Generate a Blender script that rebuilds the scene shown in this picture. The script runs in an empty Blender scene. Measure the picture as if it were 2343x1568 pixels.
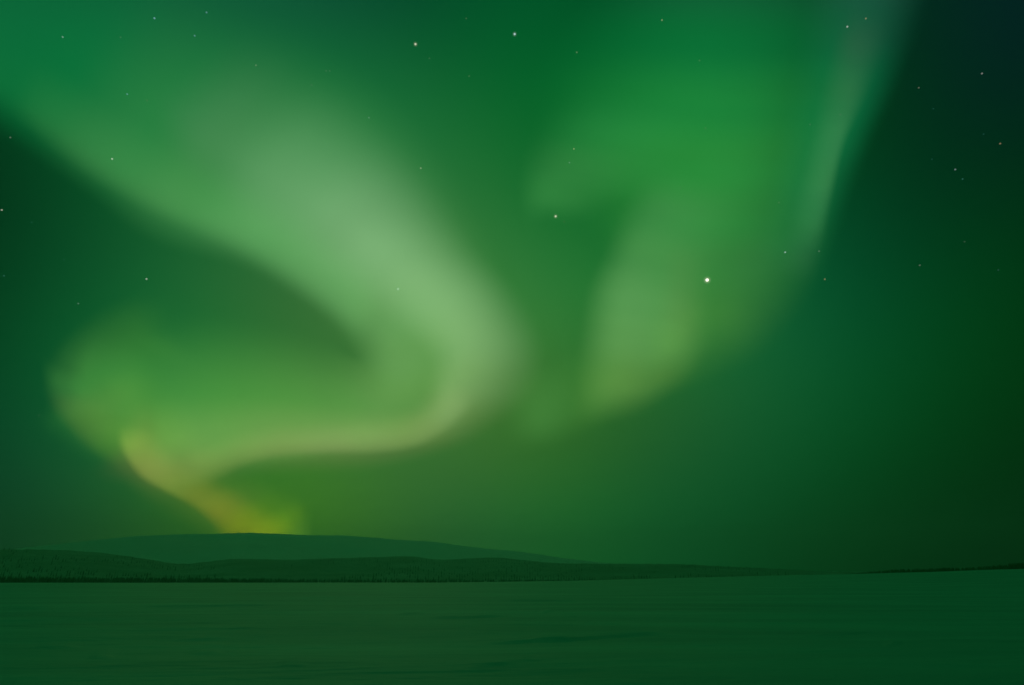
import bpy, math, random
import numpy as np
from mathutils import Vector

random.seed(7)
scene = bpy.context.scene
C = scene.collection

# ------------------------------------------------------------------ camera
EYE = 1.7                       # eye height above the lake ice, metres
FOC, CX, CY, HORIZON = 1300.0, 1171.0, 784.0, 1331.0   # survey of the photo, 2342 px wide
PITCH = math.atan((HORIZON - CY) / FOC)
cam_data = bpy.data.cameras.new('camera')
cam = bpy.data.objects.new('camera', cam_data)
C.objects.link(cam)
cam_data.sensor_width = 36.0
cam_data.lens = 36.0 * FOC / 2342.0
cam_data.clip_start = 0.1
cam_data.clip_end = 3.0e6
cam.location = (0, 0, EYE)
cam.rotation_euler = (math.pi / 2 + PITCH, 0, 0)
scene.camera = cam

scene.view_settings.view_transform = 'Standard'
scene.view_settings.look = 'None'
scene.view_settings.exposure = 0.0
scene.view_settings.gamma = 1.0
scene.cycles.transparent_max_bounces = 48
scene.cycles.max_bounces = 4
scene.cycles.diffuse_bounces = 2
scene.cycles.glossy_bounces = 2


def direction(x, y):
    """survey angles (2342 px wide plate) -> unit direction in the world"""
    x = np.asarray(x, float); y = np.asarray(y, float)
    X = (x - CX) / FOC; Y = -(y - CY) / FOC
    c, s = math.cos(PITCH), math.sin(PITCH)
    d = np.stack([X, c - Y * s, s + Y * c], -1)
    return d / np.linalg.norm(d, axis=-1, keepdims=True)


# ------------------------------------------------------------------ night sky
# a moonless night: the diffuse oxygen glow of the sky, wide soft patches by direction, over a
# sky texture with the sun far below the horizon
GLOW = [
    (-0.5055, 0.4695, 0.7239, 0.0, 0.06728, 0.02585),
    (-0.4169, 0.4946, 0.7626, 0.00474, 0.0004, 0.0),
    (-0.3146, 0.5165, 0.7964, 0.0, 0.0, 0.01767),
    (0.0502, 0.5434, 0.838, 0.0, 0.03709, 0.01355),
    (0.3965, 0.4995, 0.7702, 0.0, 0.0, 0.00222),
    (0.6311, 0.4221, 0.6508, 0.00085, 0.0, 0.01189),
    (-0.3343, 0.5986, 0.728, 0.0, 0.0, 0.00167),
    (0.0537, 0.6342, 0.7713, 0.0, 0.00865, 0.0),
    (0.4196, 0.5765, 0.7011, 0.0, 0.00795, 0.0),
    (-0.4612, 0.6464, 0.6079, 0.0, 0.00838, 0.0),
    (-0.3516, 0.682, 0.6413, 0.0, 0.06965, 0.00116),
    (-0.2254, 0.7097, 0.6674, 0.0, 0.06075, 0.01525),
    (0.0569, 0.7273, 0.684, 0.0, 0.06792, 0.00952),
    (0.3264, 0.6886, 0.6475, 0.0, 0.03066, 0.00037),
    (-0.5691, 0.6724, 0.4733, 0.0, 0.0, 0.00222),
    (-0.4764, 0.719, 0.5061, 0.0, 0.03736, 0.00427),
    (-0.2345, 0.7949, 0.5596, 0.01674, 0.04182, 0.02253),
    (-0.0906, 0.8144, 0.5733, 0.0, 0.01838, 0.0),
    (0.0593, 0.8163, 0.5746, 0.0, 0.00307, 0.0),
    (0.3387, 0.7694, 0.5416, 0.0, 0.0228, 0.00966),
    (0.693, 0.5895, 0.415, 0.0, 0.00409, 0.00234),
    (-0.4842, 0.7829, 0.3906, 0.0, 0.00667, 0.01578),
    (-0.3713, 0.8308, 0.4145, 0.01272, 0.0, 0.0),
    (-0.2393, 0.8688, 0.4335, 0.01192, 0.00621, 0.0),
    (-0.0925, 0.891, 0.4445, 0.01604, 0.08654, 0.0127),
    (0.0605, 0.8932, 0.4456, 0.0, 0.03655, 0.0212),
    (0.2094, 0.875, 0.4366, 0.00619, 0.07977, 0.0),
    (0.3451, 0.8398, 0.419, 0.0, 0.03465, 0.00815),
    (0.4622, 0.7935, 0.3959, 0.0, 0.0, 0.0099),
    (0.6379, 0.6891, 0.3438, 0.0, 0.02032, 0.0),
    (-0.5766, 0.7783, 0.2487, 0.0, 0.03566, 0.00556),
    (-0.4835, 0.8338, 0.2664, 0.0, 0.09194, 0.0),
    (-0.3707, 0.8847, 0.2827, 0.0, 0.02042, 0.00084),
    (-0.2388, 0.925, 0.2956, 0.0, 0.06412, 0.02127),
    (-0.0923, 0.9485, 0.3031, 0.03094, 0.04766, 0.0),
    (0.0604, 0.9508, 0.3038, 0.0084, 0.03404, 0.00294),
    (0.209, 0.9315, 0.2977, 0.00755, 0.0, 0.0),
    (0.3445, 0.8942, 0.2857, 0.00252, 0.01042, 0.00833),
    (0.4615, 0.845, 0.27, 0.0, 0.03371, 0.00392),
    (0.5586, 0.7901, 0.2525, 0.0, 0.00948, 0.0),
    (-0.567, 0.8132, 0.1311, 0.0, 0.0, 0.02058),
    (-0.3629, 0.92, 0.1483, 0.01437, 0.0, 0.0),
    (-0.2333, 0.96, 0.1548, 0.0, 0.0, 0.00419),
    (-0.0901, 0.9832, 0.1585, 0.00221, 0.0, 0.0),
    (0.0589, 0.9855, 0.1589, 0.00397, 0.0183, 0.0),
    (0.3371, 0.9295, 0.1498, 0.0, 0.02455, 0.00747),
    (0.4526, 0.8804, 0.1419, 0.0, 0.00422, 0.0),
    (-0.6254, 0.7801, 0.0159, 0.0, 0.0, 0.00435),
    (-0.4582, 0.8887, 0.0182, 0.00548, 0.04139, 0.0),
    (-0.3491, 0.9369, 0.0191, 0.0534, 0.17608, 0.0),
    (-0.2237, 0.9745, 0.0199, 0.0, 0.02849, 0.0),
    (-0.0862, 0.9961, 0.0204, 0.0098, 0.03885, 0.02825),
    (0.0564, 0.9982, 0.0204, 0.00069, 0.08931, 0.00062),
    (0.1956, 0.9805, 0.02, 0.0, 0.031, 0.01889),
    (0.324, 0.9459, 0.0193, 0.0, 0.02348, 0.0),
]
GLOW_SHARP = 49.379
# the part of the sky outside the photograph: overhead, and behind with glow added to brighten the hills
FAR_GLOW = [(-0.15, -0.5, 1.0, 0.0, 0.055, 0.020, 6.0), (0.0, -1.0, 0.35, 0.006, 0.200, 0.052, 2.8)]
world = bpy.data.worlds.new('World')
scene.world = world
world.use_nodes = True
nt = world.node_tree
nt.nodes.clear()
w_out = nt.nodes.new('ShaderNodeOutputWorld')
w_bg = nt.nodes.new('ShaderNodeBackground')
tc = nt.nodes.new('ShaderNodeTexCoord')
sky = nt.nodes.new('ShaderNodeTexSky')
sky.sky_type = 'NISHITA'
sky.sun_disc = False
sky.sun_elevation = math.radians(-9)
sky.sun_rotation = math.radians(30)
dim = nt.nodes.new('ShaderNodeVectorMath'); dim.operation = 'SCALE'
dim.inputs['Scale'].default_value = 0.02
nt.links.new(sky.outputs['Color'], dim.inputs[0])
total = dim.outputs[0]
for g in [tuple(b) + (GLOW_SHARP,) for b in GLOW] + FAR_GLOW:
    d = Vector(g[:3]).normalized()
    dot = nt.nodes.new('ShaderNodeVectorMath'); dot.operation = 'DOT_PRODUCT'
    dot.inputs[1].default_value = d
    nt.links.new(tc.outputs['Generated'], dot.inputs[0])
    ma = nt.nodes.new('ShaderNodeMath'); ma.operation = 'MULTIPLY_ADD'
    ma.inputs[1].default_value = g[6]; ma.inputs[2].default_value = -g[6]
    nt.links.new(dot.outputs['Value'], ma.inputs[0])
    ex = nt.nodes.new('ShaderNodeMath'); ex.operation = 'EXPONENT'
    nt.links.new(ma.outputs[0], ex.inputs[0])
    sc_ = nt.nodes.new('ShaderNodeVectorMath'); sc_.operation = 'SCALE'
    sc_.inputs[0].default_value = g[3:6]
    nt.links.new(ex.outputs[0], sc_.inputs['Scale'])
    ad = nt.nodes.new('ShaderNodeVectorMath'); ad.operation = 'ADD'
    nt.links.new(total, ad.inputs[0]); nt.links.new(sc_.outputs[0], ad.inputs[1])
    total = ad.outputs[0]
nt.links.new(total, w_bg.inputs['Color'])
w_bg.inputs['Strength'].default_value = 1.0
nt.links.new(w_bg.outputs[0], w_out.inputs['Surface'])


# ------------------------------------------------------------------ helpers
def tag(o, label=None, cat=None, group=None, kind=None):
    for k, v in (('label', label), ('category', cat), ('group', group), ('kind', kind)):
        if v: o[k] = v
    return o


def link_mesh(name, verts, faces, mat, parent=None, smooth=True, uv=None):
    me = bpy.data.meshes.new(name)
    verts = np.asarray(verts, np.float32); faces = np.asarray(faces, np.int32)
    nf, k = faces.shape
    me.vertices.add(len(verts)); me.vertices.foreach_set('co', verts.ravel())
    me.loops.add(nf * k); me.loops.foreach_set('vertex_index', faces.ravel())
    me.polygons.add(nf)
    me.polygons.foreach_set('loop_start', np.arange(nf, dtype=np.int32) * k)
    me.polygons.foreach_set('loop_total', np.full(nf, k, np.int32))
    me.polygons.foreach_set('use_smooth', np.full(nf, smooth))
    if uv is not None:
        lay = me.uv_layers.new(name='sheet')
        lay.data.foreach_set('uv', np.asarray(uv, np.float32)[faces.ravel()].ravel())
    me.materials.append(mat)
    me.update(calc_edges=True)
    o = bpy.data.objects.new(name, me)
    C.objects.link(o)
    if parent: o.parent = parent
    return o


def grid_faces(n, m, wrap=False):
    i = np.arange(n - 1)[:, None]; j = np.arange(m if wrap else m - 1)[None]
    a = i * m + j; b = i * m + (j + 1) % m
    return np.stack([a, b, b + m, a + m], -1).reshape(-1, 4)


def hash2(ix, iy, seed):
    h = (ix.astype(np.int64) * 374761393 + iy.astype(np.int64) * 668265263 + seed * 974634777) & 0xFFFFFFFF
    h = ((h ^ (h >> 13)) * 1274126177) & 0xFFFFFFFF
    return ((h ^ (h >> 16)) & 0xFFFFFF) / 0xFFFFFF * 2 - 1


def noise(x, y, seed=0):
    ix = np.floor(x); iy = np.floor(y); fx = x - ix; fy = y - iy
    fx = fx ** 3 * (fx * (6 * fx - 15) + 10); fy = fy ** 3 * (fy * (6 * fy - 15) + 10)
    h = lambda a, b: hash2(ix + a, iy + b, seed)
    return (h(0, 0) * (1 - fx) + h(1, 0) * fx) * (1 - fy) + (h(0, 1) * (1 - fx) + h(1, 1) * fx) * fy


def fbm(x, y, seed=0, n=4):
    s = 0; a = 1
    for k in range(n):
        s = s + a * noise(x * 2 ** k + 17 * k, y * 2 ** k - 11 * k, seed + k); a *= 0.5
    return s


def smooth(a, b, x):
    t = np.clip((x - a) / (b - a), 0, 1)
    return t * t * (3 - 2 * t)


def catmull(pts, n):
    p = np.asarray(pts, float); m = len(p)
    t = np.linspace(0, m - 1, n); i = np.clip(t.astype(int), 0, m - 2); f = (t - i)[:, None]
    g = lambda k: p[np.clip(k, 0, m - 1)]
    p0, p1, p2, p3 = g(i - 1), g(i), g(i + 1), g(i + 2)
    p0 = np.where((i == 0)[:, None], 2 * p1 - p2, p0)
    p3 = np.where((i == m - 2)[:, None], 2 * p2 - p1, p3)
    return .5 * (2 * p1 + (p2 - p0) * f + (2 * p0 - 5 * p1 + 4 * p2 - p3) * f ** 2 + (3 * p1 - p0 - 3 * p2 + p3) * f ** 3)


def new_mat(name):
    m = bpy.data.materials.new(name); m.use_nodes = True
    m.node_tree.nodes.clear()
    return m, m.node_tree.nodes, m.node_tree.links


# ------------------------------------------------------------------ materials
def snow_material():
    m, N, L = new_mat('wind_packed_snow')
    out = N.new('ShaderNodeOutputMaterial'); b = N.new('ShaderNodeBsdfPrincipled')
    tc = N.new('ShaderNodeTexCoord'); mp = N.new('ShaderNodeMapping')
    mp.inputs['Scale'].default_value = (0.16, 1.0, 1.0)
    mp.inputs['Rotation'].default_value = (0, 0, math.radians(-9))
    L.new(tc.outputs['Object'], mp.inputs['Vector'])
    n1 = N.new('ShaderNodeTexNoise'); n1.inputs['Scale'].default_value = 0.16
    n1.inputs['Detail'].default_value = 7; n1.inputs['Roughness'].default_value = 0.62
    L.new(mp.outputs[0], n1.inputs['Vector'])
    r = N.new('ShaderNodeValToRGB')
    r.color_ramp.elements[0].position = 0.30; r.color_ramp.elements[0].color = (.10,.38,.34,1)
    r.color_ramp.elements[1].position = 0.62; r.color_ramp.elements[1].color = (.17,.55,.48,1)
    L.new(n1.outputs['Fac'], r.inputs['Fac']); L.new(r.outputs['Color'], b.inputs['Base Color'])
    n2 = N.new('ShaderNodeTexNoise'); n2.inputs['Scale'].default_value = 9.0
    n2.inputs['Detail'].default_value = 6
    L.new(mp.outputs[0], n2.inputs['Vector'])
    bp = N.new('ShaderNodeBump'); bp.inputs['Strength'].default_value = 0.35; bp.inputs['Distance'].default_value = 0.04
    L.new(n2.outputs['Fac'], bp.inputs['Height']); L.new(bp.outputs[0], b.inputs['Normal'])
    b.inputs['Roughness'].default_value = 0.6
    b.inputs['Specular IOR Level'].default_value = 0.22
    L.new(b.outputs[0], out.inputs['Surface'])
    return m


def slope_material(name, dark, light, scale, lo=0.4, hi=0.65):
    m, N, L = new_mat(name)
    out = N.new('ShaderNodeOutputMaterial'); b = N.new('ShaderNodeBsdfPrincipled')
    tc = N.new('ShaderNodeTexCoord')
    n1 = N.new('ShaderNodeTexNoise'); n1.inputs['Scale'].default_value = scale
    n1.inputs['Detail'].default_value = 8; n1.inputs['Roughness'].default_value = 0.6
    L.new(tc.outputs['Object'], n1.inputs['Vector'])
    r = N.new('ShaderNodeValToRGB')
    r.color_ramp.elements[0].position = lo; r.color_ramp.elements[0].color = dark
    r.color_ramp.elements[1].position = hi; r.color_ramp.elements[1].color = light
    L.new(n1.outputs['Fac'], r.inputs['Fac']); L.new(r.outputs['Color'], b.inputs['Base Color'])
    b.inputs['Roughness'].default_value = 0.9
    b.inputs['Specular IOR Level'].default_value = 0.1
    L.new(b.outputs[0], out.inputs['Surface'])
    return m


def aurora_material(name, stops):
    """light given off by a sheet of glowing air: a ramp along the sheet times a smooth
    rise and fall across it; the sheet itself is clear"""
    m, N, L = new_mat(name)
    out = N.new('ShaderNodeOutputMaterial')
    uv = N.new('ShaderNodeUVMap'); uv.uv_map = 'sheet'
    sep = N.new('ShaderNodeSeparateXYZ'); L.new(uv.outputs[0], sep.inputs[0])
    ramp = N.new('ShaderNodeValToRGB'); cr = ramp.color_ramp
    cr.interpolation = 'EASE'
    n = len(stops)
    while len(cr.elements) < n: cr.elements.new(0.5)
    for k, s in enumerate(stops):
        cr.elements[k].position = k / (n - 1)
    for k, s in enumerate(stops):
        cr.elements[k].color = (*s, 1)
    L.new(sep.outputs['X'], ramp.inputs['Fac'])
    def math_(op, a, b_=None, c_=None):
        q = N.new('ShaderNodeMath'); q.operation = op
        for i, z in enumerate((a, b_, c_)):
            if z is None: continue
            if hasattr(z, 'links'): L.new(z, q.inputs[i])
            else: q.inputs[i].default_value = z
        return q.outputs[0]
    t = math_('MULTIPLY_ADD', sep.outputs['Y'], 2.0, -1.0)
    p = math_('MULTIPLY_ADD', math_('MULTIPLY', t, t), -1.0, 1.0)
    p = math_('MAXIMUM', p, 0.0)
    p = math_('MULTIPLY', p, p)
    # faint rays running up the sheet
    nz = N.new('ShaderNodeTexNoise'); mp = N.new('ShaderNodeMapping')
    mp.inputs['Scale'].default_value = (14.0, 0.7, 1.0)
    L.new(uv.outputs[0], mp.inputs['Vector']); L.new(mp.outputs[0], nz.inputs['Vector'])
    nz.inputs['Scale'].default_value = 1.0; nz.inputs['Detail'].default_value = 1.5
    p = math_('MULTIPLY', p, math_('MULTIPLY_ADD', nz.outputs['Fac'], 0.22, 0.89))
    em = N.new('ShaderNodeEmission'); L.new(ramp.outputs['Color'], em.inputs['Color']); L.new(p, em.inputs['Strength'])
    tr = N.new('ShaderNodeBsdfTransparent'); ad = N.new('ShaderNodeAddShader')
    L.new(em.outputs[0], ad.inputs[0]); L.new(tr.outputs[0], ad.inputs[1])
    L.new(ad.outputs[0], out.inputs['Surface'])
    return m


def star_material(name, color, strength):
    m, N, L = new_mat(name)
    out = N.new('ShaderNodeOutputMaterial')
    em = N.new('ShaderNodeEmission'); em.inputs['Color'].default_value = (*color, 1)
    em.inputs['Strength'].default_value = strength
    tr = N.new('ShaderNodeBsdfTransparent'); ad = N.new('ShaderNodeAddShader')
    L.new(em.outputs[0], ad.inputs[0]); L.new(tr.outputs[0], ad.inputs[1])
    L.new(ad.outputs[0], out.inputs['Surface'])
    m.cycles.emission_sampling = 'NONE'
    return m


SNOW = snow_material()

# ------------------------------------------------------------------ frozen lake, one sheet to the horizon
# shore line of the survey: the snow climbs gently from the ice to a low bank on the right
BANK_X = [-3000, 1000, 1116, 1283, 1400, 1556, 1757, 1936, 2040, 2135, 2248, 2335, 2700, 4000]
BANK_Y = [1333, 1333, 1332, 1329.5, 1327, 1323, 1318.5, 1315, 1312, 1310, 1306, 1304, 1297, 1297]
BANK_R = 700.0


def survey_azimuth(x, y=1325.0):
    d = direction(x, y)
    return np.arctan2(d[..., 0], d[..., 1])


def bank_rise(az):
    xs = np.array(BANK_X, float); ys = np.array(BANK_Y, float)
    xs = np.clip(xs, -2500, 4500)
    d = direction(xs, ys)
    a = np.arctan2(d[:, 0], d[:, 1]); h = EYE + BANK_R * d[:, 2] / np.hypot(d[:, 0], d[:, 1])
    h = np.maximum(h, 0.0); h[:2] = 0
    return np.interp(az, a, h)


# wind-cut drift lips seen on the ice: (survey polyline, height)
DRIFTS = [
    ([(1132, 1474), (1200, 1473), (1280, 1469), (1350, 1463), (1420, 1457), (1490, 1453)], 0.11),
    ([(1215, 1470), (1260, 1468), (1300, 1466)], 0.07),
    ([(1360, 1455), (1440, 1453), (1540, 1451)], 0.06),
    ([(1055, 1543), (1100, 1538), (1140, 1532), (1183, 1528)], 0.035),
    ([(1125, 1535), (1160, 1530), (1190, 1529), (1260, 1519), (1340, 1508)], 0.03),
    ([(914, 1411), (945, 1410), (968, 1408)], 0.10),
    ([(995, 1416), (1060, 1417), (1142, 1414)], 0.13),
    ([(1150, 1375), (1240, 1375), (1317, 1376)], 0.16),
    ([(336, 1389), (420, 1388), (500, 1388), (560, 1387), (624, 1386)], 0.17),
    ([(30, 1394), (70, 1394), (125, 1393)], 0.12),
    ([(208, 1515), (225, 1513), (250, 1511)], 0.05),
    ([(90, 1484), (170, 1482)], 0.06),
    ([(440, 1500), (500, 1497)], 0.04),
    ([(1240, 1407), (1262, 1404)], 0.10),
    ([(1850, 1452), (1950, 1446), (2010, 1444)], 0.05),
    ([(640, 1372), (740, 1371), (860, 1372)], 0.14),
    ([(300, 1352), (480, 1351), (640, 1352)], 0.20),
    ([(700, 1430), (790, 1428)], 0.05),
    ([(2030, 1487), (2060, 1480)], 0.05),
    ([(640, 1537), (700, 1534)], 0.035),
]


def ground_height(az, r):
    x = r * np.sin(az); y = r * np.cos(az)
    z = bank_rise(az) * smooth(120.0, BANK_R, r)
    xr = x * math.cos(0.13) + y * math.sin(0.13); yr = -x * math.sin(0.13) + y * math.cos(0.13)
    wob = 1.3 * noise(xr / 9.0, yr / 5.0, 3)
    near = 1 - smooth(35.0, 120.0, r)
    mid = 1 - smooth(250.0, 900.0, r)
    z = z + 0.020 * near * fbm(xr / 2.4, (yr + wob) / 0.62, 11, 5)
    rid = 1 - np.abs(fbm(xr / 7.5, (yr + wob) / 1.25, 21, 3))
    z = z + 0.018 * near * np.maximum(rid, 0) ** 3
    z = z + 0.10 * mid * fbm(xr / 40.0, yr / 7.0, 31, 3)
    z = z + 0.35 * smooth(60, 400, r) * (1 - smooth(2500, 6000, r)) * fbm(x / 220.0, y / 60.0, 41, 2) * 0.5
    for line, h in DRIFTS:
        p = np.array(line, float)
        d = direction(p[:, 0], p[:, 1]); k = -EYE / d[:, 2]
        a = np.arctan2(d[:, 0], d[:, 1]); rr = k * np.hypot(d[:, 0], d[:, 1])
        w = a[-1] - a[0]
        aa = np.linspace(a[0] - .25 * w, a[-1] + .25 * w, 60)
        rl = np.interp(az, a, rr)
        u = (az - a[0]) / w
        env = smooth(-0.25, 0.3, u) * (1 - smooth(0.7, 1.25, u))
        s = r - rl - 0.12 * noise(az * 60, az * 0, 51)
        steep = 0.012 * rl + 0.05
        z = z + h * env * smooth(-steep, steep, s) * np.exp(-np.maximum(s, 0) / (0.09 * rl))
    return z


def build_ground():
    r = np.concatenate([np.geomspace(0.4, 7, 30)[:-1], np.geomspace(7, 60, 800)[:-1], np.geomspace(60, 1500, 320)[:-1],
                        np.geomspace(1500, 90000, 24)])
    half = math.radians(47)
    az = np.concatenate([np.linspace(-half, half, 420), np.linspace(half, 2 * math.pi - half, 90)[1:-1]])
    A, R = np.meshgrid(az, r)
    A_ = (A + math.pi) % (2 * math.pi) - math.pi
    Z = ground_height(A_, R)
    V = np.stack([R * np.sin(A), R * np.cos(A), Z], -1).reshape(-1, 3)
    F = grid_faces(len(r), len(az), wrap=True)[:, ::-1]
    # close the small hole under the photographer's feet
    c = len(V); V = np.vstack([V, [[0, 0, float(Z[0].mean())]]])
    m = len(az)
    fan = np.array([[c, c, (k + 1) % m, k] for k in range(m)])
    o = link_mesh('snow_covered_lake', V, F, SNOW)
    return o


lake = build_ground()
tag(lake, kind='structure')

# ------------------------------------------------------------------ hills across the lake
RIDGE = [(-1500, 1240), (-700, 1232), (-300, 1246), (0, 1258), (134, 1259), (235, 1265), (336, 1279), (403, 1291), (440, 1289), (487, 1283), (537, 1278),
         (671, 1281), (786, 1278), (860, 1276), (941, 1272), (995, 1282), (1060, 1279), (1132, 1274), (1200, 1282), (1283, 1289), (1420, 1290),
         (1566, 1291), (1660, 1296), (1757, 1300), (1892, 1308), (2100, 1312), (2400, 1316), (3200, 1312), (4200, 1300)]
FELL = [(-1500, 1290), (-200, 1275), (0, 1262), (100, 1250), (200, 1238), (302, 1228), (400, 1223.5), (487, 1222), (510, 1220.5), (537, 1219), (587, 1219), (621, 1220.5),
        (671, 1223.5), (786, 1225), (850, 1229), (914, 1235), (981, 1238), (1082, 1252), (1216, 1266), (1283, 1277), (1400, 1290),
        (1600, 1305), (2400, 1312), (4200, 1312)]


def build_hill(name, ridge, r0, r1, r2, mat, rough, seed, n=900, rows=60):
    p = np.array(ridge, float)
    xs = np.linspace(-1400, 3900, n)
    ys = np.interp(xs, p[:, 0], p[:, 1])
    k = np.ones(9) / 9; ys = np.convolve(np.pad(ys, 4, 'edge'), k, 'valid')
    d = direction(xs, ys); az = np.arctan2(d[:, 0], d[:, 1])
    crest = np.maximum(EYE + r1 * d[:, 2] / np.hypot(d[:, 0], d[:, 1]), 1.0)
    t = np.concatenate([np.linspace(0, 1, rows), np.linspace(1, 2, 14)[1:]])
    T, Az = np.meshgrid(t, az, indexing='ij'); Cr = np.broadcast_to(crest, T.shape)
    R = np.where(T <= 1, r0 + (r1 - r0) * T, r1 + (r2 - r1) * (T - 1))
    prof = np.where(T <= 1, 0.55 * T + 0.45 * smooth(0, 1, T), 1 - smooth(1, 2, T))
    X = R * np.sin(Az); Y = R * np.cos(Az)
    fold = fbm(X / (0.12 * r1), Y / (0.2 * r1), seed, 5)
    Z = Cr * prof * (1 + 0.16 * fold * np.sin(np.clip(T, 0, 1) * math.pi)) + rough * fbm(X / 18.0, Y / 18.0, seed + 9, 2) * np.clip(T * 6, 0, 1) - 1.2
    V = np.stack([X, Y, Z], -1).reshape(-1, 3)
    o = link_mesh(name, V, grid_faces(len(t), n)[:, ::-1], mat)
    tag(o, kind='structure')
    def surf(u, tt):
        j = np.clip((u * (n - 1)), 0, n - 1.001); i = tt * (rows - 1)
        i0 = i.astype(int); j0 = j.astype(int)
        return V.reshape(len(t), n, 3)[np.clip(i0, 0, rows - 1), j0]
    return o, surf


FELL_MAT = slope_material('snowy_fell', (.76,.84,.82,1), (.86,.90,.88,1), 0.0016)
WOOD_MAT = slope_material('wooded_snowy_slope', (.19,.34,.25,1), (.28,.45,.37,1), 0.005)
fell, _ = build_hill('distant_fell', FELL, 3900.0, 6400.0, 7600.0, FELL_MAT, 3.0, 5)
hill, hill_at = build_hill('wooded_hills', RIDGE, 1350.0, 2700.0, 3800.0, WOOD_MAT, 2.0, 6)

# ------------------------------------------------------------------ far conifer woods, read as one mass
def conifer(rng, x, y, z, h, V, Fc):
    """a slim spruce: a short trunk and three ragged tiers of branches"""
    w = h * rng.uniform(0.15, 0.24); a0 = rng.uniform(0, 6.28)
    for b, t, k in ((0.08, 0.52, 1.0), (0.36, 0.78, 0.72), (0.62, 1.0, 0.42)):
        i0 = len(V); m = 6
        for q in range(m):
            rr = w * k * rng.uniform(0.75, 1.2); a = a0 + q * 6.2832 / m
            V.append((x + rr * math.cos(a), y + rr * math.sin(a), z + h * (b + rng.uniform(-.03, .03))))
        V.append((x, y, z + h * t))
        for q in range(m): Fc.append((i0 + q, i0 + (q + 1) % m, i0 + m))
    i0 = len(V); s = 0.02 * h
    V.extend([(x - s, y - s, z - 0.6), (x + s, y - s, z - 0.6), (x, y + s, z - 0.6), (x, y, z + h * .5)])
    Fc.extend([(i0, i0 + 1, i0 + 3), (i0 + 1, i0 + 2, i0 + 3), (i0 + 2, i0, i0 + 3)])


NEEDLES = slope_material('snow_dusted_spruce', (.08,.18,.10,1), (.12,.24,.15,1), 0.02)


def shore_wood():
    rng = random.Random(3); V = []; Fc = []
    for k in range(5200):                       # belt along the far shore
        px = rng.uniform(-700, 2100)
        dens = np.interp(px, [-700, 0, 560, 760, 1100, 1500, 2100], [1, 1, 1, .75, .75, .9, .8])
        if rng.random() > dens: continue
        r = 1325 + 95 * rng.random() ** 1.5
        a = float(survey_azimuth(px))
        h = rng.uniform(4.5, 10) * float(np.interp(px, [0, 560, 800, 1300, 1900], [1.1, 1.0, .75, .7, .6]))
        conifer(rng, r * math.sin(a), r * math.cos(a), -0.3 + max(0, r - 1350) * 0.03, h, V, Fc)
    for k in range(6500):                       # open wood up the slopes
        u = rng.random(); t = rng.random() ** 1.3 * 0.99
        p = hill_at(np.array([u]), np.array([t]))[0]
        if fbm(np.array([p[0] / 260]), np.array([p[1] / 260]), 77, 2)[0] < -0.15: continue
        conifer(rng, p[0], p[1], p[2] - 0.5, rng.uniform(5, 9.5), V, Fc)
    return link_mesh('far_shore_forest', V, Fc, NEEDLES, smooth=False)


def bank_wood():
    rng = random.Random(4); V = []; Fc = []
    for k in range(2600):
        px = 1905 + 1000 * rng.random()
        h0 = float(np.interp(px, [1905, 1960, 2040, 2135, 2248, 2335, 2600], [0.8, 2.2, 4.3, 4.6, 4.2, 6.6, 7.0]))
        if rng.random() > 0.8: continue
        r = BANK_R + 1 + 45 * rng.random()
        a = float(survey_azimuth(px))
        z = float(ground_height(np.array([a]), np.array([r]))[0])
        conifer(rng, r * math.sin(a), r * math.cos(a), z - 0.2, h0 * rng.uniform(0.55, 1.1), V, Fc)
    return link_mesh('bank_thicket', V, Fc, NEEDLES, smooth=False)


tag(shore_wood(), 'dark spruce forest along the far shore of the frozen lake', 'forest', kind='stuff')
tag(bank_wood(), 'low dark thicket of trees along the snowy bank at right', 'thicket', kind='stuff')

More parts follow.
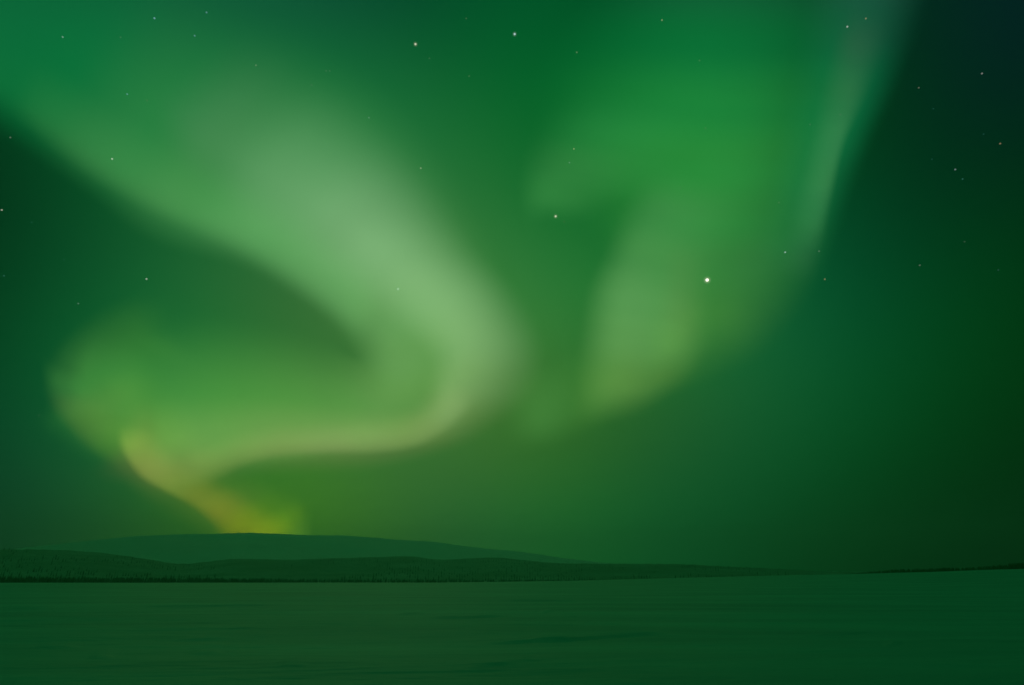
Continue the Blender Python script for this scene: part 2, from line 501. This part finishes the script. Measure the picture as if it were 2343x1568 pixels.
# ------------------------------------------------------------------ the aurora: sheets of glowing air
# every sheet: (lower border, ridge, upper border) surveyed along its length, and the colour of its
# light at the same stations; the sheets hang in one layer of the upper air
LAYER = 20000.0
SHEETS = {
    'B1': ([((-694.2, -474.3), (-808.6, -310.2), (-832.9, -139.7)), ((-274.0, -329.3), (-438.2, -87.5), (-487.2, 54.2)), [(99.4, -200.3), (-108.9, 110.4), (-179.8, 226.5)], [(332.8, -119.7), (96.9, 234.1), (12.3, 334.2)], [(530.6, -22.7), (274.6, 365.4), (186.6, 449.1)], [(741.5, 71.5), (430.5, 447.1), (336.1, 560.8)], [(909.0, 199.0), (603.2, 516.9), (541.2, 620.6)], [(1044.8, 373.7), (764.2, 609.0), (687.9, 706.4)], [(1137.4, 548.2), (879.5, 722.3), (771.2, 775.8)], [(1186.3, 710.9), (915.3, 821.9), (793.7, 813.9)], [(1178.0, 863.2), (886.1, 921.0), (775.2, 794.2)], [(1049.7, 1007.8), (788.3, 986.1), (732.8, 766.4)], [(787.0, 1055.5), (642.1, 999.9), (612.3, 728.0)], [(509.9, 1085.6), (444.6, 1000.5), (429.9, 705.1)], [(252.2, 1080.5), (326.4, 979.9), (308.4, 733.6)], [(105.6, 1007.9), (208.8, 930.6), (229.9, 761.1)], [(60.0, 958.1), (137.5, 889.5), (178.5, 762.8)]],
           [(0, 0, 0), (0.0016, 0.0659, 0.0174), (0.0027, 0.1099, 0.029), (0.0017, 0.1088, 0.0247), (0.021, 0.1319, 0.0343), (0.04, 0.1392, 0.0402), (0.0692, 0.1739, 0.0635), (0.084, 0.1828, 0.0725), (0.0881, 0.1775, 0.0659), (0.0933, 0.177, 0.0591), (0.0928, 0.1768, 0.0469), (0.0864, 0.1949, 0.0428), (0.0809, 0.2018, 0.0396), (0.0722, 0.1982, 0.0333), (0.0483, 0.1698, 0.0212), (0.0233, 0.106, 0.0122), (0, 0, 0)]),
    'B2': ([[(567.2, 26.0), (338.0, 205.3), (329.7, 345.7)], [(698.1, 123.7), (484.7, 303.1), (439.8, 431.6)], [(829.0, 221.4), (631.4, 400.9), (549.9, 517.5)], [(976.9, 377.1), (777.3, 485.5), (683.6, 599.9)], [(1095.1, 548.1), (886.7, 581.5), (784.8, 674.2)], [(1194.4, 660.4), (1003.3, 678.8), (881.8, 751.1)], [(1255.6, 782.1), (1067.1, 776.2), (960.7, 813.8)], [(1239.7, 898.6), (1060.1, 860.3), (967.9, 867.0)], [(1118.0, 1000.0), (1018.9, 937.1), (950.4, 910.0)], [(1016.1, 1044.2), (958.7, 984.3), (907.0, 927.7)], [(852.8, 1085.2), (822.6, 1008.5), (799.2, 922.0)], [(651.9, 1096.2), (643.7, 1011.7), (631.8, 900.1)], [(527.8, 1111.6), (489.8, 1025.9), (471.0, 892.4)], [(403.2, 1131.1), (389.8, 1046.9), (368.9, 895.1)], [(268.3, 1118.9), (329.3, 1034.8), (338.9, 897.5)], [(169.5, 1094.6), (252.7, 1016.4), (289.6, 898.7)]],
           [(0, 0, 0), (0.0223, 0.0076, 0.0216), (0.0482, 0.0471, 0.0449), (0.0807, 0.0933, 0.071), (0.1102, 0.1498, 0.0941), (0.13, 0.1766, 0.1055), (0.1336, 0.179, 0.1027), (0.1251, 0.1543, 0.0841), (0.1056, 0.1, 0.0473), (0.0928, 0.062, 0.0284), (0.0916, 0.0514, 0.0325), (0.0869, 0.0374, 0.0331), (0.0858, 0.0667, 0.0323), (0.0865, 0.0959, 0.029), (0.0736, 0.0256, 0.0144), (0, 0, 0)]),
    'B3': ([[(120.0, 903.2), (200.1, 858.7), (327.6, 803.1)], [(148.1, 993.6), (242.9, 936.9), (399.9, 863.1)], [(239.2, 1070.3), (323.4, 1009.3), (468.5, 962.0)], [(298.8, 1135.3), (369.7, 1076.3), (518.5, 1030.0)], [(377.2, 1187.8), (437.1, 1124.2), (562.5, 1067.5)], [(438.7, 1224.9), (509.5, 1161.0), (621.9, 1094.2)], [(470.6, 1265.9), (569.6, 1193.6), (677.5, 1121.7)], [(518.5, 1302.3), (624.7, 1222.8), (710.0, 1148.7)], [(577.5, 1341.1), (673.4, 1275.1), (723.2, 1215.2)]],
           [(0, 0, 0), (0.0482, 0.0558, 0.0056), (0.0547, 0.0475, 0.0), (0.0942, 0.0635, 0.0107), (0.0608, 0.0508, 0.005), (0.0807, 0.0754, 0.01), (0.0983, 0.1504, 0.0), (0.1872, 0.2972, 0.0), (0.1571, 0.3163, 0.0373)]),
    'B4': ([[(431.1, 646.6), (409.6, 757.0), (480.5, 843.9)], [(256.4, 680.8), (302.0, 776.1), (421.0, 849.0)], [(120.4, 785.2), (210.6, 844.2), (381.5, 899.7)], [(86.9, 894.1), (179.1, 916.6), (349.3, 950.7)], [(148.0, 1012.6), (233.9, 960.0), (359.2, 960.1)], [(234.5, 1086.8), (296.7, 1010.6), (399.1, 979.6)], [(307.5, 1134.3), (359.5, 1050.9), (438.8, 998.8)]],
           [(0, 0, 0), (0.0208, 0.0516, 0.0042), (0.0355, 0.1004, 0.0148), (0.0212, 0.0477, 0.0096), (0.0096, 0.0172, 0.0021), (0.0, 0.0, 0.0), (0, 0, 0)]),
    'V1': ([((1981.9, -620.4), (2095.2, -600.3), (2302.5, -581.0)), ((1912.7, -345.5), (2048.3, -332.5), (2225.9, -315.5)), [(1851.3, -101.2), (2006.5, -94.4), (2157.7, -79.5)], [(1812.9, 51.5), (1980.4, 54.4), (2115.1, 68.0)], [(1792.6, 180.6), (1959.3, 185.1), (2064.1, 197.3)], [(1768.5, 298.6), (1918.8, 306.1), (2007.8, 317.3)], [(1747.2, 418.2), (1874.7, 421.4), (1959.1, 440.0)], [(1718.6, 537.2), (1838.7, 540.3), (1920.7, 557.0)], [(1657.7, 646.4), (1778.0, 650.0), (1881.6, 675.9)], [(1575.9, 757.1), (1695.3, 760.0), (1801.5, 787.7)]],
           [(0, 0, 0), (0.0066, 0.0244, 0.0183), (0.011, 0.0407, 0.0305), (0.006, 0.0446, 0.0285), (0.0018, 0.074, 0.0309), (0.0009, 0.0765, 0.0293), (0.0009, 0.0583, 0.0234), (0.0014, 0.0361, 0.0113), (0.0, 0.0092, 0.0), (0, 0, 0)]),
    'V2': ([[(1492.9, 332.5), (1600.0, 396.5), (1757.8, 434.9)], [(1414.4, 463.8), (1512.3, 491.5), (1702.5, 541.4)], [(1370.2, 572.4), (1460.8, 588.5), (1655.6, 642.1)], [(1331.0, 665.4), (1435.9, 679.0), (1645.2, 727.9)], [(1314.6, 764.7), (1428.0, 777.4), (1641.5, 799.3)], [(1303.0, 881.7), (1415.3, 871.3), (1572.1, 881.2)], [(1296.3, 1002.3), (1388.4, 975.6), (1463.5, 972.0)]],
           [(0, 0, 0), (0.0232, 0.0373, 0.0227), (0.049, 0.1068, 0.0387), (0.0892, 0.1771, 0.0634), (0.0976, 0.1838, 0.0611), (0.0793, 0.1362, 0.0335), (0, 0, 0)]),
    'V3': ([[(1296.7, 175.7), (1472.9, 204.6), (1677.3, 238.8)], [(1215.5, 272.0), (1372.9, 309.4), (1603.9, 343.1)], [(1181.0, 362.9), (1301.4, 377.2), (1510.9, 432.6)], [(1176.3, 435.6), (1259.5, 439.5), (1413.3, 478.3)], [(1184.9, 535.7), (1251.9, 513.9), (1343.9, 532.0)]],
           [(0.0, 0.0, 0.0), (0.0084, 0.0472, 0.0136), (0.0201, 0.0668, 0.0201), (0.0225, 0.0815, 0.0214), (0.0, 0.0, 0.0)]),
    'V4': ([((1729.3, -524.5), (1667.1, -820.9), (2422.4, -727.8)), ((1529.1, -277.9), (1659.8, -445.1), (2295.9, -392.9)), [(1351.2, -58.7), (1653.2, -111.0), (2183.4, -95.1)], [(1240.0, 78.3), (1649.1, 97.8), (2113.1, 91.0)], [(1192.7, 218.7), (1645.3, 242.7), (2060.1, 235.9)], [(1223.8, 361.7), (1648.8, 369.7), (1998.1, 364.5)], [(1304.3, 499.9), (1647.5, 498.6), (1949.3, 487.6)], [(1405.1, 630.3), (1642.0, 605.2), (1907.1, 608.9)], [(1444.8, 759.5), (1605.2, 715.5), (1835.6, 726.6)], [(1443.9, 897.3), (1538.0, 830.2), (1732.1, 854.6)]],
           [(0, 0, 0), (0.004, 0.0298, 0.017), (0.0066, 0.0496, 0.0284), (0.0032, 0.1106, 0.0287), (0.0118, 0.1645, 0.0327), (0.0219, 0.1759, 0.0281), (0.0261, 0.1436, 0.0214), (0.0325, 0.0999, 0.0168), (0.0313, 0.0777, 0.0099), (0, 0, 0)]),
    'V5': ([[(1138.3, 1042.0), (1137.5, 960.7), (1134.5, 854.4)], [(1248.2, 1037.2), (1243.2, 951.6), (1232.5, 820.1)], [(1348.5, 1002.5), (1349.3, 912.6), (1320.4, 773.8)], [(1476.5, 948.8), (1450.9, 877.8), (1419.5, 720.0)], [(1585.0, 898.1), (1551.3, 830.5), (1501.2, 679.1)], [(1716.0, 845.1), (1653.0, 772.8), (1600.8, 636.3)], [(1826.0, 764.2), (1752.4, 702.1), (1679.1, 579.6)], [(1900.0, 653.1), (1830.8, 601.2), (1760.5, 521.7)], [(1950.1, 523.0), (1878.0, 479.9), (1799.8, 440.1)]],
           [(0, 0, 0), (0.0231, 0.0733, 0.0171), (0.0164, 0.0501, 0.0065), (0.0092, 0.0179, 0.0), (0.0183, 0.0424, 0.0047), (0.0119, 0.0243, 0.0017), (0.0022, 0.0, 0.0), (0.0, 0.0, 0.0), (0, 0, 0)]),
    'R1': ([[(1114.8, 891.1), (1064.2, 872.1), (1002.3, 853.3)], [(1072.8, 953.7), (1033.8, 937.3), (988.7, 893.7)], [(1002.3, 1009.8), (977.7, 989.6), (955.2, 932.2)], [(924.0, 1036.0), (919.2, 1014.1), (902.9, 949.9)], [(839.7, 1045.4), (842.9, 1019.3), (838.2, 953.3)], [(753.3, 1045.4), (755.5, 1022.4), (749.2, 960.3)], [(634.7, 1054.7), (647.3, 1026.4), (641.7, 965.6)], [(556.7, 1077.5), (553.5, 1046.4), (543.1, 982.9)], [(490.0, 1113.3), (469.9, 1072.7), (452.7, 1012.9)], [(412.6, 1136.5), (395.4, 1091.6), (377.9, 1031.5)]],
           [(0, 0, 0), (0.0637, 0.0835, 0.0437), (0.0581, 0.0735, 0.0314), (0.0608, 0.0685, 0.0248), (0.0686, 0.0667, 0.0293), (0.0725, 0.0353, 0.03), (0.0689, 0.0267, 0.0193), (0.0777, 0.0508, 0.02), (0.102, 0.1175, 0.0258), (0, 0, 0)]),
    'R2': ([[(253.2, 998.6), (272.6, 969.0), (339.9, 960.1)], [(278.5, 1046.0), (295.4, 1026.5), (373.3, 999.2)], [(313.8, 1094.6), (328.7, 1075.9), (405.4, 1032.1)], [(377.0, 1133.6), (388.1, 1114.4), (454.2, 1063.5)], [(427.5, 1161.7), (449.1, 1142.6), (503.2, 1089.7)], [(473.7, 1198.9), (505.0, 1180.4), (566.1, 1125.5)], [(499.2, 1238.2), (543.1, 1213.2), (612.4, 1153.2)], [(531.2, 1274.0), (578.9, 1240.1), (662.8, 1182.2)], [(571.3, 1308.9), (621.0, 1271.0), (708.0, 1217.3)]],
           [(0, 0, 0), (0.1437, 0.1655, 0.026), (0.1743, 0.1784, 0.0311), (0.1693, 0.1719, 0.0249), (0.1722, 0.1135, 0.0094), (0.2216, 0.1215, 0.0022), (0.2693, 0.1674, 0.0), (0.3098, 0.2035, 0.0), (0, 0, 0)]),
    'B5': ([[(80.4, 799.3), (130.5, 826.2), (219.3, 860.9)], [(94.3, 876.9), (140.9, 884.3), (233.3, 890.8)], [(114.3, 942.7), (158.3, 934.1), (247.3, 915.1)], [(163.2, 1000.4), (195.4, 980.4), (277.7, 933.6)], [(217.0, 1049.4), (243.8, 1024.5), (318.6, 968.4)], [(271.1, 1078.2), (298.0, 1056.4), (358.7, 998.8)], [(333.9, 1108.1), (351.6, 1084.3), (397.6, 1036.0)]],
           [(0, 0, 0), (0.0174, 0.0663, 0.0101), (0.0291, 0.0225, 0.0053), (0.0268, 0.0245, 0.0018), (0.0243, 0.045, 0.0), (0.0, 0.0, 0.0), (0, 0, 0)]),
    'V6': ([[(1945.5, -18.8), (1983.0, 2.4), (2063.4, 18.7)], [(1895.2, 109.2), (1956.5, 126.5), (2022.2, 140.6)], [(1866.9, 210.7), (1939.5, 227.1), (1980.9, 242.3)], [(1845.4, 309.5), (1914.2, 320.4), (1938.1, 330.8)], [(1823.1, 403.3), (1890.6, 411.0), (1916.2, 423.3)], [(1800.9, 481.9), (1867.8, 499.4), (1899.6, 507.3)], [(1780.6, 557.0), (1840.2, 581.3), (1883.8, 593.3)], [(1747.2, 638.7), (1811.2, 662.6), (1859.1, 685.2)]],
           [(0, 0, 0), (0.0134, 0.0021, 0.0058), (0.0192, 0.0279, 0.0126), (0.0257, 0.0565, 0.0228), (0.027, 0.073, 0.0246), (0.0194, 0.0649, 0.0226), (0.0074, 0.011, 0.0071), (0, 0, 0)]),
    'V7': ([[(1524.0, 524.1), (1571.6, 541.0), (1639.9, 562.1)], [(1502.7, 622.1), (1560.5, 642.0), (1630.7, 660.6)], [(1492.6, 710.8), (1554.3, 726.6), (1623.1, 747.1)], [(1482.5, 790.5), (1547.4, 798.0), (1618.1, 817.7)], [(1473.7, 862.0), (1525.9, 852.9), (1591.8, 880.4)], [(1444.9, 925.3), (1491.8, 895.2), (1540.4, 929.7)]],
           [(0, 0, 0), (0.0117, 0.0, 0.002), (0.0147, 0.0013, 0.0016), (0.0184, 0.0289, 0.0042), (0.0107, 0.0087, 0.0005), (0, 0, 0)]),
    'B6': ([((-438.2, -192.5), (-493.8, -70.1), (-486.1, -62.6)), ((-230.3, -72.7), (-284.5, 44.3), (-289.1, 68.3)), [(-45.5, 33.9), (-98.4, 146.1), (-114.1, 184.6)], [(70.0, 100.5), (17.9, 209.7), (-4.7, 257.3)], [(170.2, 162.3), (110.2, 280.0), (86.9, 329.2)], [(262.8, 228.4), (203.0, 352.0), (175.3, 399.2)], [(356.8, 288.1), (297.9, 414.1), (269.1, 459.8)], [(456.2, 343.5), (396.5, 467.1), (368.1, 514.0)], [(559.3, 393.0), (497.8, 511.6), (468.3, 560.2)], [(662.4, 447.9), (600.3, 562.7), (568.8, 611.5)], [(764.1, 517.0), (702.8, 630.5), (669.2, 678.2)], [(854.7, 588.0), (794.0, 701.1), (759.5, 748.1)], [(914.9, 657.2), (853.3, 770.1), (819.6, 818.0)]],
           [(0, 0, 0), (0.0005, 0.0056, 0.0011), (0.0009, 0.0093, 0.0018), (0.0011, 0.0083, 0.0018), (0.012, 0.0332, 0.0082), (0.0164, 0.0405, 0.011), (0.0205, 0.0497, 0.0132), (0.0228, 0.0581, 0.0163), (0.0248, 0.0665, 0.0187), (0.0272, 0.0767, 0.0221), (0.0287, 0.0812, 0.0247), (0.0284, 0.0799, 0.0253), (0, 0, 0)]),
}


def aurora_sheet(key, idx, parent):
    rows, stops = SHEETS[key]
    nu, nv = 30 * len(rows), 40
    Lo, Ce, Up = (catmull([r[k] for r in rows], nu) for k in range(3))
    v = np.linspace(-1, 1, nv)[None, :, None]
    P = np.where(v < 0, Ce[:, None] + (Lo - Ce)[:, None] * (-v), Ce[:, None] + (Up - Ce)[:, None] * v)
    d = direction(P[..., 0], P[..., 1])
    el = np.maximum(d[..., 2], math.sin(math.radians(2.0)))
    alt = LAYER * (1 + 0.02 * idx + 0.06 * (np.linspace(0, 1, nv)[None, :]))
    X = d * (alt / el)[..., None] + np.array([0, 0, EYE])
    U, W = np.meshgrid(np.linspace(0, 1, nu), np.linspace(0, 1, nv), indexing='ij')
    o = link_mesh('light_band', X.reshape(-1, 3), grid_faces(nu, nv), aurora_material('aurora_light', stops), parent,
                  uv=np.stack([U, W], -1).reshape(-1, 2))
    return o


def aurora(label, keys, start):
    root = bpy.data.objects.new('aurora', None)
    C.objects.link(root)
    tag(root, label, 'aurora', 'auroras in the night sky')
    for k, key in enumerate(keys):
        aurora_sheet(key, start + k, root)
    return root


aurora('pale green aurora swirl folding back on itself, its yellow tail dropping behind the far hill', ['B1', 'B2', 'B3', 'B4', 'B5', 'B6', 'R1', 'R2'], 0)
aurora('dimmer green aurora curtain beside the dark corner, hanging straight without a swirl', ['V1', 'V2', 'V3', 'V4', 'V5', 'V6', 'V7'], 8)

# ------------------------------------------------------------------ stars
STAR_R = 18000.0
HUE = {'white': (1, .97, .95), 'blue': (.42, .62, 1), 'ice': (.75, .92, 1), 'orange': (1, .66, .38), 'peach': (1, .87, .76),
       'cream': (1, .93, .72), 'yellow': (.95, .85, .5), 'teal': (.2, .75, .7), 'grey': (.8, .9, .8)}
#        core px, light, halo px, halo light
LEVEL = {0: (1.5, .020, 0, 0), 1: (1.6, .045, 0, 0), 2: (1.7, .09, 0, 0), 3: (1.8, .16, 0, 0), 4: (2.1, .28, 4.6, .02), 5: (3.2, .75, 7.0, .05)}
STARS = [
    (2674, 1060, 5, 'peach', 'largest and brightest star, peach white, in the dim right aurora curtain'),
    (1946, 130, 4, 'ice', 'bright blue-white star high in the dark gap between the two auroras'),
    (1571, 168, 4, 'cream', 'bright cream-white star in the dark gap left of the blue-white one'),
    (2101, 819, 4, 'cream', 'cream star in the dark gap right of the aurora swirl, the lowest bright one there'),
    (2969, 955, 3, 'ice', 'icy white star near the lower right edge of the aurora curtain'),
    (3204, 102, 3, 'white', 'white star above the aurora curtain, left one of a close white and orange pair'),
    (3274, 71, 2, 'orange', 'orange star above the aurora curtain, right one of a close white and orange pair'),
    (584, 70, 3, 'blue', 'brightest of three blue stars close together at the top left'),
    (781, 48, 2, 'blue', 'blue star nearest the top edge, right one of three at the top left'),
    (736, 136, 2, 'blue', 'lowest blue star of the three close together at the top left'),
    (237, 141, 2, 'ice', 'pale blue star alone in the top left corner, left of the three blue ones'),
    (481, 357, 2, 'blue', 'blue star alone on the middle of the upper left aurora arm'),
    (424, 602, 3, 'white', 'white star on the lower rim of the upper left aurora arm'),
    (6.6, 795, 3, 'peach', 'peach star at the very left edge of the photo, in the dark sky'),
    (554, 1056, 3, 'white', 'white star alone in the dark hollow between the two arms of the swirl'),
    (296, 1149, 1, 'ice', 'faint blue star left below the white one in the dark hollow of the swirl'),
    (1505, 1094, 3, 'ice', 'icy blue star against the palest inner bend of the aurora swirl'),
    (1591, 637, 2, 'cream', 'cream star just outside the upper right flank of the aurora swirl'),
    (1395, 446, 1, 'ice', 'soft pale star on the fading upper flank of the swirl, above its palest part'),
    (2170, 564, 2, 'yellow', 'yellowish star at the left border of the right aurora curtain'),
    (2153, 616, 1, 'ice', 'faint star just below the yellowish one at the left border of the curtain'),
    (2181, 199, 1, 'cream', 'faint star right below the bright blue-white star in the gap'),
    (2503, 77, 2, 'yellow', 'small yellow star near the top edge above the middle of the right curtain'),
    (3713, 279, 2, 'white', 'white star in the dark top right corner, brightest one there'),
    (3782, 544, 2, 'orange', 'orange star at the right edge in the dark sky'),
    (3612, 642, 2, 'ice', 'blue-white star in the dark right sky, left below the orange one'),
    (3474, 333, 1, 'cream', 'faint yellowish star in the dark sky just right of the curtain edge'),
    (3529, 412, 0, 'teal', 'very faint teal star below the faint yellowish one right of the curtain'),
    (3119, 1057, 2, 'orange', 'orange star below right of the icy white one at the curtain edge'),
    (3097, 951, 1, 'grey', 'faint grey star level with the icy white one and right of it'),
    (3478, 1004, 1, 'white', 'faint white star alone in the dark sky right of the orange one'),
    (3647, 915, 0, 'grey', 'very faint star above the faint white one in the dark right sky'),
    (3640, 678, 1, 'teal', 'faint teal star close beneath the blue-white one in the dark right sky'),
    (3775, 1022, 0, 'blue', 'very faint blue star near the right edge, lowest in the dark right sky'),
    (968, 248, 1, 'cream', 'faint cream star on the broad fading top of the left aurora arm'),
    (1233, 269, 0, 'grey', 'left one of a touching faint pair of stars above the swirl'),
    (1247, 269, 0, 'grey', 'right one of a touching faint pair of stars above the swirl'),
    (39, 521, 1, 'white', 'faint white star in the dark wedge under the left aurora arm, near the edge'),
    (15, 1044, 1, 'teal', 'faint teal star near the left edge, below the peach one'),
    (120, 842, 0, 'teal', 'very faint teal star right below the peach one at the left edge'),
    (242, 983, 0, 'teal', 'very faint teal star above the faint blue one in the hollow of the swirl'),
    (1241, 550, 0, 'ice', 'very faint star on the pale arm of the swirl, left above its brightest part'),
    (1763, 71, 0, 'cream', 'very faint star at the top of the gap, left above the blue-white one'),
    (1624, 222, 0, 'grey', 'very faint star just right below the bright cream-white one in the gap'),
    (1774, 289, 0, 'cream', 'very faint star halfway down the gap, left below the blue-white one'),
    (1178, 323, 0, 'grey', 'very faint star on the arm of the swirl under the touching pair'),
    (1429, 826, 0, 'ice', 'very faint star on the upper side of the palest part of the swirl'),
    (1539, 929, 0, 'ice', 'very faint star right of the palest part of the swirl, above the icy blue one'),
    (2134, 839, 0, 'yellow', 'very faint star touching the lowest bright cream one in the gap'),
    (2668, 486, 0, 'cream', 'very faint star in the middle of the brightest green of the curtain'),
    (2645, 230, 0, 'cream', 'very faint star high on the green curtain, below the small yellow one'),
    (2573, 711, 0, 'grey', 'very faint star above and left of the largest peach star'),
    (2945, 767, 0, 'cream', 'very faint star on the curtain above the icy white one'),
    (3178, 434, 0, 'grey', 'very faint star on the pale right rim of the curtain'),
    (3063, 472, 0, 'grey', 'very faint star on the curtain, left of its pale right rim'),
    (556, 381, 0, 'yellow', 'very faint yellow star right below the lone blue one on the left arm'),
    (456, 142, 0, 'grey', 'very faint star between the pale blue corner star and the three blue ones'),
    (147, 1572, 0, 'grey', 'very faint star left of the swirl lower lobe, lowest one at the left'),
    (865, 1624, 0, 'grey', 'very faint star on the yellow-green lower arm of the swirl'),
    (2222, 1283, 0, 'grey', 'very faint star at the left foot of the right curtain'),
    (3719, 508, 0, 'teal', 'very faint teal star left above the orange one at the right edge'),
    (3524, 603, 0, 'teal', 'very faint teal star left above the blue-white one in the dark right sky'),
]
_mats = {}
_mesh = {}


def ball(radius, mat):
    """a small faceted globe, two rings short of smooth, shared by all stars of one kind"""
    import bmesh
    key = (round(radius, 3), mat.name)
    if key not in _mesh:
        bm = bmesh.new()
        bmesh.ops.create_icosphere(bm, subdivisions=2, radius=radius)
        me = bpy.data.meshes.new('star_globe'); bm.to_mesh(me); bm.free()
        me.materials.append(mat); _mesh[key] = me
    return _mesh[key]


def star(sx, sy, lv, hue, label):
    d = direction(sx * 2342 / 3872, sy * 2342 / 3872)
    core_px, light, halo_px, halo_light = LEVEL[lv]
    off = 1 / float(np.dot(d, [0, math.cos(PITCH), math.sin(PITCH)]))
    unit = STAR_R / (FOC * 1024 / 2342) / off * 0.5
    if (hue, lv) not in _mats:
        _mats[hue, lv] = (star_material('starlight', HUE[hue], light), star_material('star_haze', HUE[hue], halo_light))
    mc, mh = _mats[hue, lv]
    loc = Vector(d * STAR_R) + Vector((0, 0, EYE))
    o = bpy.data.objects.new('star', ball(core_px * unit, mc))
    C.objects.link(o); o.location = loc
    tag(o, label, 'star', 'stars in the night sky')
    if halo_px:
        h = bpy.data.objects.new('halo', ball(halo_px * unit, mh)); C.objects.link(h); h.parent = o
    return o


for s in STARS: star(*s)


# ------------------------------------------------------------------ frost haze lying over the lake
HAZE_R, HAZE_TOP, HAZE_DENSITY = 8000.0, 560.0, 1.5e-4


def build_haze():
    n = 48; V = []
    for z in (-6.0, HAZE_TOP):
        V += [(HAZE_R * math.cos(2 * math.pi * k / n), HAZE_R * math.sin(2 * math.pi * k / n), z) for k in range(n)]
    import bmesh
    bm = bmesh.new(); vs = [bm.verts.new(v) for v in V]
    for k in range(n):
        q = (k + 1) % n; bm.faces.new((vs[k], vs[q], vs[n + q], vs[n + k]))
    bm.faces.new(vs[:n][::-1]); bm.faces.new(vs[n:])
    me = bpy.data.meshes.new('haze'); bm.to_mesh(me); bm.free()
    m, N, L = new_mat('frost_haze')
    out = N.new('ShaderNodeOutputMaterial'); pv = N.new('ShaderNodeVolumePrincipled')
    pv.inputs['Density'].default_value = HAZE_DENSITY
    pv.inputs['Color'].default_value = (0.42, 0.92, 0.86, 1)
    pv.inputs['Anisotropy'].default_value = 0.55
    L.new(pv.outputs[0], out.inputs['Volume'])
    me.materials.append(m)
    o = bpy.data.objects.new('haze', me); C.objects.link(o)
    tag(o, 'thin frost haze paling the far hills', 'haze', kind='stuff')


if HAZE_DENSITY > 0: build_haze()
